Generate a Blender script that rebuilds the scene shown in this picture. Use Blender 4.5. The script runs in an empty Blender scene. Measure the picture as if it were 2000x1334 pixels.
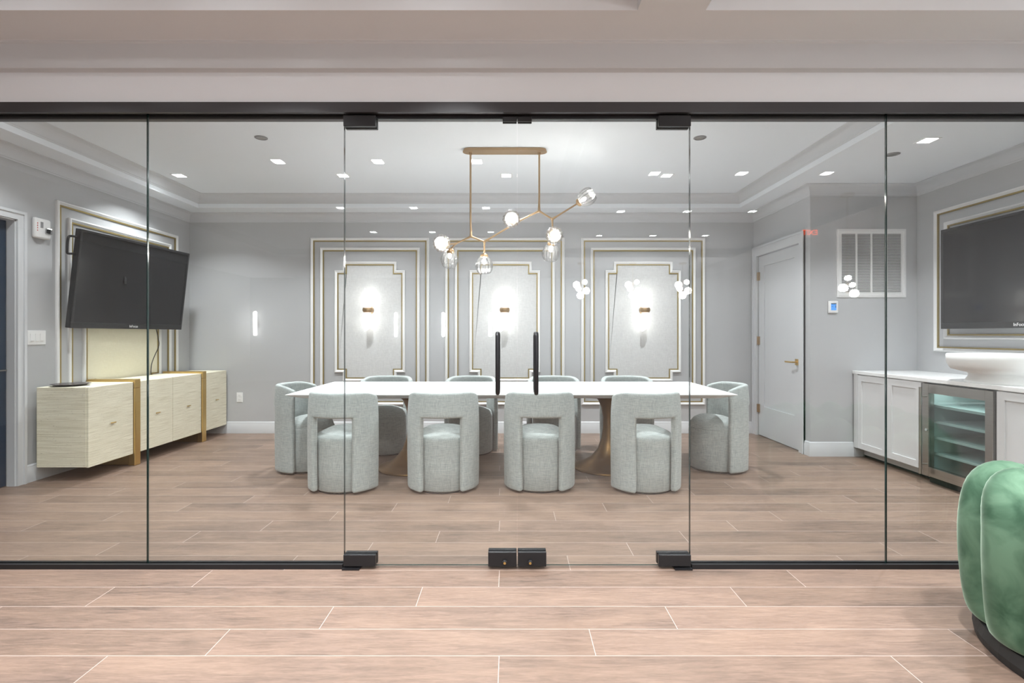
import bpy, bmesh, math, random
from mathutils import Vector, Matrix
PI = math.pi
R = math.radians
random.seed(7)
SC = bpy.context.scene
COL = SC.collection

# ------------------------------------------------------------------ camera, world, exposure
cam_d = bpy.data.cameras.new('camera')
cam_d.sensor_width = 36.0
cam_d.lens = 1020 / 2000 * 36
cam_d.shift_x = 0.0005
cam_d.shift_y = -0.0065
cam_d.clip_start = 0.05
cam = bpy.data.objects.new('camera', cam_d)
cam.location = (0, 0, 1.22)
cam.rotation_euler = (R(90), 0, 0)
COL.objects.link(cam)
SC.camera = cam
SC.view_settings.view_transform = 'Standard'
SC.view_settings.look = 'None'
SC.view_settings.gamma = 1.0
SC.view_settings.use_curve_mapping = False
SC.view_settings.exposure = 0.34
world = bpy.data.worlds.new('world')
SC.world = world
world.use_nodes = True
WB = world.node_tree.nodes['Background']
WB.inputs[0].default_value = (0.93, 0.95, 1.0, 1)
WB.inputs[1].default_value = 1.6
SC.cycles.max_bounces = 10
SC.cycles.diffuse_bounces = 6
SC.cycles.transparent_max_bounces = 24
SC.cycles.sample_clamp_indirect = 6.0
SC.cycles.caustics_reflective = False
SC.cycles.caustics_refractive = False

E_DIFF = 25.0          # glow of the downlight diffusers
P_IN, S_IN = 20.0, 120   # watts and beam angle of the meeting room downlights
P_IN2, S_IN2 = 11.0, 120 # the row nearer the glass
P_OUT, S_OUT = 15.0, 150 # lounge downlights
P_NEAR, S_NEAR = 20.0, 115  # lounge row closest to the glass
E_BULB = 300.0         # chandelier bulbs
E_SCONCE = 5.5        # sconce tubes

# ------------------------------------------------------------------ materials
MATS = {}
def nmat(name):
    m = bpy.data.materials.new(name)
    m.use_nodes = True
    MATS[name] = m
    return m, m.node_tree.nodes, m.node_tree.links

def pmat(name, col, rough=0.5, metal=0.0, spec=0.5, var=0.0, scale=8.0, bump=0.0, bscale=60.0,
         stretch=(1, 1, 1), coat=0.0, sheen=0.0, emit=None, estr=0.0):
    """principled material; var mottles the colour, bump gives relief"""
    m, N, L = nmat(name)
    b = N['Principled BSDF']
    b.inputs['Base Color'].default_value = (*col, 1)
    b.inputs['Roughness'].default_value = rough
    b.inputs['Metallic'].default_value = metal
    b.inputs['Specular IOR Level'].default_value = spec
    b.inputs['Coat Weight'].default_value = coat
    b.inputs['Sheen Weight'].default_value = sheen
    if emit:
        b.inputs['Emission Color'].default_value = (*emit, 1)
        b.inputs['Emission Strength'].default_value = estr
    tc = N.new('ShaderNodeTexCoord')
    mp = N.new('ShaderNodeMapping')
    mp.inputs['Scale'].default_value = stretch
    L.new(tc.outputs['Object'], mp.inputs['Vector'])
    if var > 0 or True:
        n = N.new('ShaderNodeTexNoise')
        n.inputs['Scale'].default_value = scale
        n.inputs['Detail'].default_value = 4
        L.new(mp.outputs[0], n.inputs['Vector'])
        mx = N.new('ShaderNodeMix'); mx.data_type = 'RGBA'
        v = max(var, 0.01)
        mx.inputs['A'].default_value = (*[max(0, c * (1 - v)) for c in col], 1)
        mx.inputs['B'].default_value = (*[min(1, c * (1 + v)) for c in col], 1)
        L.new(n.outputs['Fac'], mx.inputs['Factor'])
        L.new(mx.outputs['Result'], b.inputs['Base Color'])
    if bump > 0:
        n2 = N.new('ShaderNodeTexNoise')
        n2.inputs['Scale'].default_value = bscale
        n2.inputs['Detail'].default_value = 3
        L.new(mp.outputs[0], n2.inputs['Vector'])
        bp = N.new('ShaderNodeBump')
        bp.inputs['Strength'].default_value = bump
        bp.inputs['Distance'].default_value = 0.004
        L.new(n2.outputs['Fac'], bp.inputs['Height'])
        L.new(bp.outputs[0], b.inputs['Normal'])
    return m

def weave_mat(name, c1, c2, scale=180.0, rough=0.9, axis_mix=0.5, sheen=0.15):
    """fine cross-hatched cloth: two stretched noises"""
    m, N, L = nmat(name)
    b = N['Principled BSDF']
    b.inputs['Roughness'].default_value = rough
    b.inputs['Specular IOR Level'].default_value = 0.25
    b.inputs['Sheen Weight'].default_value = sheen
    tc = N.new('ShaderNodeTexCoord')
    outs = []
    for st in ((1, 1, 0.12), (0.12, 0.12, 1)):
        mp = N.new('ShaderNodeMapping'); mp.inputs['Scale'].default_value = st
        L.new(tc.outputs['Object'], mp.inputs['Vector'])
        n = N.new('ShaderNodeTexNoise'); n.inputs['Scale'].default_value = scale
        n.inputs['Detail'].default_value = 3
        L.new(mp.outputs[0], n.inputs['Vector'])
        outs.append(n)
    av = N.new('ShaderNodeMath'); av.operation = 'ADD'
    L.new(outs[0].outputs['Fac'], av.inputs[0]); L.new(outs[1].outputs['Fac'], av.inputs[1])
    mr = N.new('ShaderNodeMapRange')
    mr.inputs['From Min'].default_value = 0.72; mr.inputs['From Max'].default_value = 1.28
    L.new(av.outputs[0], mr.inputs['Value'])
    mx = N.new('ShaderNodeMix'); mx.data_type = 'RGBA'
    mx.inputs['A'].default_value = (*c1, 1); mx.inputs['B'].default_value = (*c2, 1)
    L.new(mr.outputs[0], mx.inputs['Factor'])
    L.new(mx.outputs['Result'], b.inputs['Base Color'])
    bp = N.new('ShaderNodeBump'); bp.inputs['Strength'].default_value = 0.35
    bp.inputs['Distance'].default_value = 0.002
    L.new(mr.outputs[0], bp.inputs['Height']); L.new(bp.outputs[0], b.inputs['Normal'])
    return m

def clear_glass(name, tint=(0.95, 0.965, 0.96), ior=1.52, rough=0.0, gcol=(1, 1, 1), edge=None, scatter=0.0):
    """clear sheet glass: Fresnel mix of a mirror reflection and straight transmission"""
    m, N, L = nmat(name)
    N.remove(N['Principled BSDF'])
    out = N['Material Output']
    # Schlick reflectance from the angle of view, the same on both faces of the sheet
    geo = N.new('ShaderNodeNewGeometry')
    dt = N.new('ShaderNodeVectorMath'); dt.operation = 'DOT_PRODUCT'
    L.new(geo.outputs['Incoming'], dt.inputs[0]); L.new(geo.outputs['Normal'], dt.inputs[1])
    def mth(op, a, b=None):
        q = N.new('ShaderNodeMath'); q.operation = op
        for i, v in enumerate((a, b)):
            if v is None: continue
            if isinstance(v, (int, float)): q.inputs[i].default_value = v
            else: L.new(v, q.inputs[i])
        return q.outputs[0]
    f0 = ((ior - 1) / (ior + 1)) ** 2
    cs = mth('SUBTRACT', 1.0, mth('ABSOLUTE', dt.outputs['Value']))
    fac = mth('ADD', mth('MULTIPLY', mth('POWER', cs, 5.0), 1 - f0), f0)
    tr = N.new('ShaderNodeBsdfTransparent'); tr.inputs['Color'].default_value = (*tint, 1)
    gl = N.new('ShaderNodeBsdfGlossy'); gl.inputs['Roughness'].default_value = rough
    gl.inputs['Color'].default_value = (*gcol, 1)
    mx = N.new('ShaderNodeMixShader')
    L.new(fac, mx.inputs[0]); L.new(tr.outputs[0], mx.inputs[1]); L.new(gl.outputs[0], mx.inputs[2])
    if edge:
        lw = N.new('ShaderNodeLayerWeight'); lw.inputs['Blend'].default_value = 0.5
        mc = N.new('ShaderNodeMix'); mc.data_type = 'RGBA'
        mc.inputs['A'].default_value = (*tint, 1); mc.inputs['B'].default_value = (*edge, 1)
        L.new(lw.outputs['Facing'], mc.inputs['Factor']); L.new(mc.outputs['Result'], tr.inputs['Color'])
    if scatter > 0:
        ts = N.new('ShaderNodeBsdfTranslucent'); ts.inputs['Color'].default_value = (0.95, 0.95, 0.95, 1)
        m2 = N.new('ShaderNodeMixShader'); m2.inputs[0].default_value = scatter
        L.new(mx.outputs[0], m2.inputs[1]); L.new(ts.outputs[0], m2.inputs[2])
        mx = m2
    L.new(mx.outputs[0], out.inputs['Surface'])
    return m

def emit_mat(name, col, s):
    m, N, L = nmat(name)
    N.remove(N['Principled BSDF'])
    e = N.new('ShaderNodeEmission')
    e.inputs['Color'].default_value = (*col, 1); e.inputs['Strength'].default_value = s
    L.new(e.outputs[0], N['Material Output'].inputs['Surface'])
    return m

def floor_mat():
    """wood-look planks 0.18 m wide and 1.487 m long, each row stepped a quarter, pale joints"""
    m, N, L = nmat('floor_planks')
    b = N['Principled BSDF']
    geo = N.new('ShaderNodeNewGeometry')
    sx = N.new('ShaderNodeSeparateXYZ'); L.new(geo.outputs['Position'], sx.inputs[0])
    def math_(op, a, b_=None, c=None):
        n = N.new('ShaderNodeMath'); n.operation = op
        for i, v in enumerate((a, b_, c)):
            if v is None: continue
            if isinstance(v, (int, float)): n.inputs[i].default_value = v
            else: L.new(v, n.inputs[i])
        return n.outputs[0]
    W, LN, Y0 = 0.1803, 1.487, 1.985
    rowf = math_('DIVIDE', math_('SUBTRACT', sx.outputs['Y'], Y0), W)
    row = math_('FLOOR', rowf)
    fy = math_('SUBTRACT', rowf, row)
    off = math_('MULTIPLY', math_('ADD', row, 1.0), 0.368)
    off = math_('ADD', off, -0.047)
    uf = math_('DIVIDE', math_('SUBTRACT', sx.outputs['X'], off), LN)
    ui = math_('FLOOR', uf)
    fx = math_('SUBTRACT', uf, ui)
    jy = math_('MULTIPLY', math_('MINIMUM', fy, math_('SUBTRACT', 1.0, fy)), W)
    jx = math_('MULTIPLY', math_('MINIMUM', fx, math_('SUBTRACT', 1.0, fx)), LN)
    jd = math_('MINIMUM', jy, jx)
    joint = math_('LESS_THAN', jd, 0.0015)
    # per-plank random
    cv = N.new('ShaderNodeCombineXYZ'); L.new(row, cv.inputs[0]); L.new(ui, cv.inputs[1])
    wn = N.new('ShaderNodeTexWhiteNoise'); wn.noise_dimensions = '2D'; L.new(cv.outputs[0], wn.inputs['Vector'])
    sc = N.new('ShaderNodeVectorMath'); sc.operation = 'SCALE'; sc.inputs['Scale'].default_value = 13.0
    L.new(wn.outputs['Color'], sc.inputs[0])
    ad = N.new('ShaderNodeVectorMath'); ad.operation = 'ADD'
    L.new(geo.outputs['Position'], ad.inputs[0]); L.new(sc.outputs[0], ad.inputs[1])
    def noise(st, scale, detail, dist=0.0):
        mp = N.new('ShaderNodeMapping'); mp.inputs['Scale'].default_value = st
        L.new(ad.outputs[0], mp.inputs['Vector'])
        n = N.new('ShaderNodeTexNoise'); n.inputs['Scale'].default_value = scale
        n.inputs['Detail'].default_value = detail; n.inputs['Distortion'].default_value = dist
        L.new(mp.outputs[0], n.inputs['Vector'])
        return n.outputs['Fac']
    grain = noise((1, 9, 1), 5.0, 9, 1.2)
    fine = noise((1, 12, 1), 26.0, 6, 0.8)
    cloud = noise((0.7, 3.0, 1), 2.2, 3, 0.4)
    ramp = N.new('ShaderNodeValToRGB')
    ramp.color_ramp.elements[0].position = 0.30; ramp.color_ramp.elements[0].color = (0.075, 0.054, 0.045, 1)
    ramp.color_ramp.elements[1].position = 0.74; ramp.color_ramp.elements[1].color = (0.325, 0.226, 0.178, 1)
    e = ramp.color_ramp.elements.new(0.5); e.color = (0.19, 0.130, 0.104, 1)
    mixv = math_('ADD', math_('MULTIPLY', grain, 0.42), math_('ADD', math_('MULTIPLY', fine, 0.30), math_('MULTIPLY', cloud, 0.28)))
    mixv = math_('ADD', mixv, math_('MULTIPLY', math_('SUBTRACT', wn.outputs['Value'], 0.5), 0.14))
    L.new(mixv, ramp.inputs[0])
    # tan and greyer planks
    tint = N.new('ShaderNodeMix'); tint.data_type = 'RGBA'; tint.blend_type = 'MIX'
    L.new(math_('MULTIPLY', cloud, 0.42), tint.inputs['Factor'])
    L.new(ramp.outputs[0], tint.inputs['A']); tint.inputs['B'].default_value = (0.27, 0.180, 0.115, 1)
    jm = N.new('ShaderNodeMix'); jm.data_type = 'RGBA'
    L.new(joint, jm.inputs['Factor']); L.new(tint.outputs['Result'], jm.inputs['A'])
    jm.inputs['B'].default_value = (0.44, 0.36, 0.32, 1)
    L.new(jm.outputs['Result'], b.inputs['Base Color'])
    b.inputs['Roughness'].default_value = 0.42
    b.inputs['Specular IOR Level'].default_value = 0.4
    bp = N.new('ShaderNodeBump'); bp.inputs['Strength'].default_value = 0.12; bp.inputs['Distance'].default_value = 0.003
    L.new(grain, bp.inputs['Height']); L.new(bp.outputs[0], b.inputs['Normal'])
    return m

def raffia_mat():
    """horizontal raffia / grasscloth lacquer in ivory with dark flecks"""
    m, N, L = nmat('ivory_raffia')
    b = N['Principled BSDF']; b.inputs['Roughness'].default_value = 0.6
    tc = N.new('ShaderNodeTexCoord')
    mp = N.new('ShaderNodeMapping'); mp.inputs['Scale'].default_value = (2.2, 2.2, 110)
    L.new(tc.outputs['Object'], mp.inputs['Vector'])
    n = N.new('ShaderNodeTexNoise'); n.inputs['Scale'].default_value = 2.0; n.inputs['Detail'].default_value = 5
    L.new(mp.outputs[0], n.inputs['Vector'])
    r = N.new('ShaderNodeValToRGB')
    r.color_ramp.elements[0].position = 0.3; r.color_ramp.elements[0].color = (0.66, 0.61, 0.45, 1)
    r.color_ramp.elements[1].position = 0.6; r.color_ramp.elements[1].color = (0.90, 0.86, 0.70, 1)
    L.new(n.outputs['Fac'], r.inputs[0])
    mp2 = N.new('ShaderNodeMapping'); mp2.inputs['Scale'].default_value = (10, 10, 60)
    L.new(tc.outputs['Object'], mp2.inputs['Vector'])
    n2 = N.new('ShaderNodeTexNoise'); n2.inputs['Scale'].default_value = 5.0; n2.inputs['Detail'].default_value = 2
    L.new(mp2.outputs[0], n2.inputs['Vector'])
    r2 = N.new('ShaderNodeValToRGB')
    r2.color_ramp.elements[0].position = 0.27; r2.color_ramp.elements[0].color = (1, 1, 1, 1)
    r2.color_ramp.elements[1].position = 0.32; r2.color_ramp.elements[1].color = (0, 0, 0, 1)
    L.new(n2.outputs['Fac'], r2.inputs[0])
    mx = N.new('ShaderNodeMix'); mx.data_type = 'RGBA'
    L.new(r2.outputs[0], mx.inputs['Factor']); L.new(r.outputs[0], mx.inputs['A'])
    mx.inputs['B'].default_value = (0.30, 0.26, 0.18, 1)
    L.new(mx.outputs['Result'], b.inputs['Base Color'])
    bp = N.new('ShaderNodeBump'); bp.inputs['Strength'].default_value = 0.5; bp.inputs['Distance'].default_value = 0.003
    L.new(n.outputs['Fac'], bp.inputs['Height']); L.new(bp.outputs[0], b.inputs['Normal'])
    return m

def velvet_mat():
    m, N, L = nmat('green_velvet')
    b = N['Principled BSDF']
    b.inputs['Roughness'].default_value = 0.75
    b.inputs['Specular IOR Level'].default_value = 0.15
    b.inputs['Sheen Weight'].default_value = 0.7
    b.inputs['Sheen Roughness'].default_value = 0.32
    b.inputs['Sheen Tint'].default_value = (0.80, 1.0, 0.82, 1)
    tc = N.new('ShaderNodeTexCoord')
    n = N.new('ShaderNodeTexNoise'); n.inputs['Scale'].default_value = 7.0; n.inputs['Detail'].default_value = 4
    n.inputs['Distortion'].default_value = 0.8
    L.new(tc.outputs['Object'], n.inputs['Vector'])
    r = N.new('ShaderNodeValToRGB')
    r.color_ramp.elements[0].position = 0.35; r.color_ramp.elements[0].color = (0.04, 0.092, 0.054, 1)
    r.color_ramp.elements[1].position = 0.68; r.color_ramp.elements[1].color = (0.125, 0.22, 0.145, 1)
    L.new(n.outputs['Fac'], r.inputs[0]); L.new(r.outputs[0], b.inputs['Base Color'])
    return m

M = dict(
    wall=pmat('wall_paint', (0.47, 0.475, 0.485), 0.28, spec=0.5, var=0.015),
    ceil=pmat('ceiling_paint', (0.82, 0.855, 0.895), 0.6, var=0.01),
    trim=pmat('trim_paint', (0.60, 0.612, 0.63), 0.35, var=0.01),
    mould=pmat('moulding_white', (0.82, 0.82, 0.82), 0.35, var=0.01),
    gold=pmat('gold_inlay', (0.36, 0.275, 0.11), 0.42, metal=0.7, var=0.08, scale=20),
    linen=weave_mat('linen_wallpaper', (0.56, 0.56, 0.56), (0.66, 0.66, 0.655), 190, rough=0.42),
    cream=weave_mat('cream_wallpaper', (0.82, 0.77, 0.59), (0.88, 0.84, 0.67), 150, rough=0.45),
    black=pmat('black_anodised', (0.016, 0.016, 0.018), 0.35, metal=0.3, var=0.1),
    rail=pmat('dark_bronze_rail', (0.052, 0.05, 0.054), 0.42, metal=0.3, var=0.1, scale=15, stretch=(0.2, 1, 20)),
    glass=clear_glass('sheet_glass'),
    gedge=pmat('glass_edge', (0.012, 0.035, 0.032), 0.12, spec=0.8, var=0.2),
    chair=weave_mat('chair_tweed', (0.325, 0.36, 0.352), (0.475, 0.51, 0.50), 170),
    table=pmat('white_stone', (0.84, 0.85, 0.86), 0.28, var=0.03, scale=3, stretch=(1, 4, 1)),
    bronze=pmat('bronze_pedestal', (0.26, 0.15, 0.06), 0.38, metal=0.9, var=0.25, scale=5),
    brass=pmat('brushed_brass', (0.68, 0.47, 0.18), 0.32, metal=1.0, var=0.1, scale=30, stretch=(1, 1, 0.1)),
    lampbrass=pmat('antique_brass', (0.42, 0.29, 0.17), 0.38, metal=0.85, var=0.1),
    raffia=raffia_mat(),
    bezel=pmat('tv_bezel', (0.012, 0.012, 0.013), 0.32, var=0.1),
    screen=pmat('tv_screen', (0.012, 0.012, 0.013), 0.12, spec=0.35, var=0.05),
    white=pmat('white_plastic', (0.80, 0.80, 0.80), 0.35, var=0.01),
    grey=pmat('grey_plastic', (0.25, 0.25, 0.26), 0.5, var=0.05),
    red=pmat('red_plastic', (0.6, 0.03, 0.02), 0.4, var=0.05),
    lcd=emit_mat('lcd_blue', (0.10, 0.38, 0.95), 0.9),
    lcddark=pmat('lcd_dark', (0.02, 0.06, 0.12), 0.4),
    navy=pmat('navy_door', (0.012, 0.028, 0.055), 0.35, var=0.1, scale=3),
    steel=pmat('brushed_steel', (0.42, 0.40, 0.37), 0.30, metal=1.0, var=0.12, scale=3, stretch=(1, 1, 30)),
    chrome=pmat('chrome', (0.75, 0.75, 0.75), 0.12, metal=1.0),
    fglass=clear_glass('tinted_fridge_glass', (0.80, 0.88, 0.87), 1.5),
    fridge=pmat('fridge_liner', (0.66, 0.72, 0.71), 0.4, var=0.03),
    cabinet=pmat('cabinet_paint', (0.68, 0.68, 0.685), 0.38, var=0.01),
    counter=pmat('counter_quartz', (0.88, 0.88, 0.88), 0.25, var=0.015),
    plaster=pmat('white_plaster', (0.86, 0.86, 0.85), 0.55, var=0.02, bump=0.3, bscale=10),
    velvet=velvet_mat(),
    down_in=emit_mat('downlight_led_room', (0.96, 0.98, 1.0), E_DIFF),
    down_out=emit_mat('downlight_led_lounge', (0.95, 0.98, 1.0), E_DIFF),
    bulb=emit_mat('bulb_glow', (1.0, 0.96, 0.90), E_BULB),
    tube=emit_mat('tube_glow', (1.0, 0.97, 0.93), E_SCONCE),
    globe=emit_mat('opal_globe', (1.0, 0.99, 0.98), 60.0),
    wtube=emit_mat('opal_tube', (1.0, 0.99, 0.98), 50.0),
    exit=emit_mat('exit_red', (1.0, 0.12, 0.04), 9.0),
    lampglass=clear_glass('ribbed_glass', (0.97, 0.97, 0.97), 1.5, 0.02, edge=(0.42, 0.42, 0.43), scatter=0.009),
    cord=pmat('black_rubber', (0.02, 0.02, 0.02), 0.5),
    marble=pmat('dark_marble', (0.06, 0.05, 0.05), 0.25, var=0.8, scale=25),
    floor=floor_mat(),
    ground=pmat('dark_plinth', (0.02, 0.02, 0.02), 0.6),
    fridgeglow=emit_mat('fridge_fill_glow', (0.9, 1.0, 1.0), 9.0),  # glow added to lighten the fridge inside
    logo=pmat('logo_print', (0.75, 0.75, 0.75), 0.4),
)

# ------------------------------------------------------------------ mesh helpers
def box(bm, x0, x1, y0, y1, z0, z1, mi=0):
    x0, x1 = sorted((x0, x1)); y0, y1 = sorted((y0, y1)); z0, z1 = sorted((z0, z1))
    v = [bm.verts.new(p) for p in ((x0, y0, z0), (x1, y0, z0), (x1, y1, z0), (x0, y1, z0),
                                   (x0, y0, z1), (x1, y0, z1), (x1, y1, z1), (x0, y1, z1))]
    for f in ((0, 3, 2, 1), (4, 5, 6, 7), (0, 1, 5, 4), (1, 2, 6, 5), (2, 3, 7, 6), (3, 0, 4, 7)):
        fc = bm.faces.new([v[i] for i in f]); fc.material_index = mi
    return v

def bbox_bm(x0, x1, y0, y1, z0, z1, bev=0.0, seg=2):
    bm = bmesh.new(); box(bm, x0, x1, y0, y1, z0, z1)
    if bev > 0:
        bmesh.ops.bevel(bm, geom=bm.edges[:], offset=bev, segments=seg, affect='EDGES', profile=0.5)
    return bm

def lathe(bm, prof, n=32, c=(0, 0, 0), axis=None, mod=None, cap0=True, cap1=True):
    """profile [(r, h)] about axis through c; mod(theta, h) scales r"""
    ax = Vector(axis).normalized() if axis is not None else Vector((0, 0, 1))
    q = Vector((0, 0, 1)).rotation_difference(ax)
    c = Vector(c); rings = []
    for r, h in prof:
        if r < 1e-6:
            rings.append([bm.verts.new(c + q @ Vector((0, 0, h)))]); continue
        ring = []
        for i in range(n):
            t = 2 * PI * i / n
            k = mod(t, h) if mod else 1.0
            ring.append(bm.verts.new(c + q @ Vector((r * k * math.cos(t), r * k * math.sin(t), h))))
        rings.append(ring)
    for a, b in zip(rings, rings[1:]):
        if len(a) == 1 and len(b) == 1: continue
        for i in range(n):
            j = (i + 1) % n
            if len(a) == 1: bm.faces.new((a[0], b[j], b[i]))
            elif len(b) == 1: bm.faces.new((a[i], a[j], b[0]))
            else: bm.faces.new((a[i], a[j], b[j], b[i]))
    if cap0 and len(rings[0]) > 1: bm.faces.new(rings[0][::-1])
    if cap1 and len(rings[-1]) > 1: bm.faces.new(rings[-1])

def tube(bm, pts, r, n=10, caps=True):
    """round tube through pts; r a number or a list"""
    pts = [Vector(p) for p in pts]
    rs = r if isinstance(r, (list, tuple)) else [r] * len(pts)
    rings = []; up = None
    for i, p in enumerate(pts):
        d = (pts[min(i + 1, len(pts) - 1)] - pts[max(i - 1, 0)]).normalized()
        if up is None:
            up = d.orthogonal().normalized()
        up = (up - d * up.dot(d))
        if up.length < 1e-5: up = d.orthogonal()
        up.normalize(); s = d.cross(up)
        rings.append([bm.verts.new(p + (up * math.cos(2 * PI * k / n) + s * math.sin(2 * PI * k / n)) * rs[i]) for k in range(n)])
    for a, b in zip(rings, rings[1:]):
        for k in range(n):
            j = (k + 1) % n
            bm.faces.new((a[k], a[j], b[j], b[k]))
    if caps:
        bm.faces.new(rings[0][::-1]); bm.faces.new(rings[-1])

def smooth_pts(pts, n=6):
    """Catmull-Rom through the points"""
    P = [Vector(p) for p in pts]; out = []
    for i in range(len(P) - 1):
        p0 = P[max(i - 1, 0)]; p1 = P[i]; p2 = P[i + 1]; p3 = P[min(i + 2, len(P) - 1)]
        for k in range(n):
            t = k / n
            out.append(0.5 * ((2 * p1) + (-p0 + p2) * t + (2 * p0 - 5 * p1 + 4 * p2 - p3) * t * t + (-p0 + 3 * p1 - 3 * p2 + p3) * t ** 3))
    out.append(P[-1])
    return out

def sweep(bm, path, prof, closed, mp):
    """sweep profile [(offset to the right of travel, height)] along a 2-D path with mitred corners; mp(u, v, h) -> point"""
    n = len(path); rows = []
    for i in range(n):
        p = Vector(path[i])
        dirs = []
        if closed or i > 0: dirs.append((p - Vector(path[i - 1])).normalized())
        if closed or i < n - 1: dirs.append((Vector(path[(i + 1) % n]) - p).normalized())
        nr = [Vector((d.y, -d.x)) for d in dirs]
        if len(nr) == 2:
            b = (nr[0] + nr[1]).normalized(); m = b / max(0.2, b.dot(nr[0]))
        else: m = nr[0]
        rows.append([bm.verts.new(mp(*(p + m * o), h)) for o, h in prof])
    k = len(prof)
    for i in range(n if closed else n - 1):
        a, b = rows[i], rows[(i + 1) % n]
        for j in range(k - 1):
            bm.faces.new((a[j], a[j + 1], b[j + 1], b[j]))
    if not closed:
        bm.faces.new(rows[0]); bm.faces.new(rows[-1][::-1])

def finish(name, bm, mats, parent=None, smooth=False, auto=None, world=True, bevel=0.0):
    bmesh.ops.recalc_face_normals(bm, faces=bm.faces[:])
    if parent is not None and world:
        bmesh.ops.transform(bm, matrix=parent.matrix_basis.inverted(), verts=bm.verts[:])
    me = bpy.data.meshes.new(name)
    bm.to_mesh(me); bm.free()
    for m in (mats if isinstance(mats, (list, tuple)) else [mats]): me.materials.append(m)
    if smooth or auto is not None:
        for p in me.polygons: p.use_smooth = True
        if auto is not None:
            try: me.set_sharp_from_angle(angle=R(auto))
            except Exception: pass
    o = bpy.data.objects.new(name, me); COL.objects.link(o)
    if parent is not None: o.parent = parent
    if bevel > 0:
        b = o.modifiers.new('bevel', 'BEVEL'); b.width = bevel; b.segments = 2; b.limit_method = 'ANGLE'; b.angle_limit = R(40)
    return o

def thing(name, label, cat, loc=(0, 0, 0), rotz=0.0, group=None):
    o = bpy.data.objects.new(name, None); COL.objects.link(o)
    o.empty_display_size = 0.05
    o.location = loc; o.rotation_euler = (0, 0, rotz)
    o['label'] = label; o['category'] = cat
    if group: o['group'] = group
    o.matrix_basis = Matrix.Translation(loc) @ Matrix.Rotation(rotz, 4, 'Z')
    return o

def tag(o, label, cat, group=None):
    o['label'] = label; o['category'] = cat
    if group: o['group'] = group
    return o

def struct(name, bm, mats, label=None, **k):
    o = finish(name, bm, mats, **k); o['kind'] = 'structure'
    if label: o['label'] = label
    return o

def struct_root(name, label, loc=(0, 0, 0)):
    o = bpy.data.objects.new(name, None); COL.objects.link(o)
    o.matrix_basis = Matrix.Translation(loc); o['kind'] = 'structure'; o['label'] = label
    return o

def dup(root, loc, rotz, label, group=None):
    r = root.copy(); COL.objects.link(r)
    r.matrix_basis = Matrix.Translation(loc) @ Matrix.Rotation(rotz, 4, 'Z')
    r['label'] = label
    if group: r['group'] = group
    for ch in list(root.children):
        c = ch.copy(); COL.objects.link(c); c.parent = r
        for g in list(ch.children):
            d = g.copy(); COL.objects.link(d); d.parent = c
    return r

def text_mesh(name, s, size, mat, parent, loc, rot, depth=0.0008):
    cu = bpy.data.curves.new(name, 'FONT'); cu.body = s; cu.size = size; cu.extrude = depth
    cu.align_x = 'CENTER'; cu.align_y = 'CENTER'
    t = bpy.data.objects.new(name + '_tmp', cu); COL.objects.link(t)
    bpy.context.view_layer.update()
    me = bpy.data.meshes.new_from_object(t.evaluated_get(bpy.context.evaluated_depsgraph_get()))
    bpy.data.objects.remove(t); bpy.data.curves.remove(cu)
    me.name = name
    me.materials.clear(); me.materials.append(mat)
    o = bpy.data.objects.new(name, me); COL.objects.link(o)
    o.parent = parent
    o.location = loc; o.rotation_euler = rot
    return o

# ------------------------------------------------------------------ dimensions
XL, XR1, XR2 = -3.996, 3.003, 4.076       # left wall, right wall by the door, right wall by the counter
YB, YJ = 6.48, 5.25                       # back wall, short wall with the grille
YG = 2.74                                 # glass plane
ZS, ZT = 2.72, 2.87                       # soffit and tray heights
YW = 2.71                                 # face of the bulkhead over the glass

# ------------------------------------------------------------------ structure
bm = bmesh.new(); box(bm, -8, 10, -8.2, 8, -0.06, 0)
struct('floor', bm, M['floor'], 'wood-look plank floor running through both rooms')

bm = bmesh.new()
# meeting room: soffit ring and raised tray
box(bm, XL - 0.2, -3.70, 2.80, YB + 0.2, ZS, 3.0)
box(bm, 2.695, XR2 + 0.2, 2.80, YB + 0.2, ZS, 3.0)
box(bm, -3.70, 2.695, 6.17, YB + 0.2, ZS, 3.0)
box(bm, -3.70, 2.695, 2.80, 3.12, ZS, 3.0)
box(bm, -3.70, 2.695, 3.12, 6.17, ZT, 3.0)
# lounge: soffit, cross strip and two trays
box(bm, -7, 9, 2.413, YW, ZS, 3.0)
box(bm, 0.582, 0.897, -4.6, 2.413, ZS, 3.0)
box(bm, -7, 9, -8.2, -4.6, ZS, 3.0)
box(bm, -7, -4.5, -4.6, 2.413, ZS, 3.0)
box(bm, 6.2, 9, -4.6, 2.413, ZS, 3.0)
box(bm, -4.5, 0.582, -4.6, 2.413, ZT, 3.0)
box(bm, 0.897, 6.2, -4.6, 2.413, ZT, 3.0)
struct('ceiling', bm, M['ceil'], 'pale ceiling with raised trays')

bm = bmesh.new(); box(bm, XL - 0.15, XR1 + 0.15, YB, YB + 0.15, 0, 3.0)
struct('wall_back', bm, M['wall'], 'grey lacquered back wall behind the table')
bm = bmesh.new()
DY0, DY1 = 3.28, 4.21
box(bm, XL - 0.15, XL, DY1, YB, 0, 3.0)
box(bm, XL - 0.15, XL, 2.80, DY0, 0, 3.0)
box(bm, XL - 0.15, XL, DY0, DY1, 2.15, 3.0)
struct('wall_left', bm, M['wall'])
bm = bmesh.new()
box(bm, XR1, XR1 + 0.12, 6.372, YB, 0, 3.0)
box(bm, XR1, XR1 + 0.12, YJ, 5.432, 0, 3.0)
box(bm, XR1, XR1 + 0.12, 5.432, 6.372, 2.175, 3.0)
box(bm, XR1 + 0.12, XR2 + 0.15, YJ, YJ + 0.12, 0, 3.0)
box(bm, XR2, XR2 + 0.15, 2.80, YJ, 0, 3.0)
struct('wall_right', bm, M['wall'])
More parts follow.
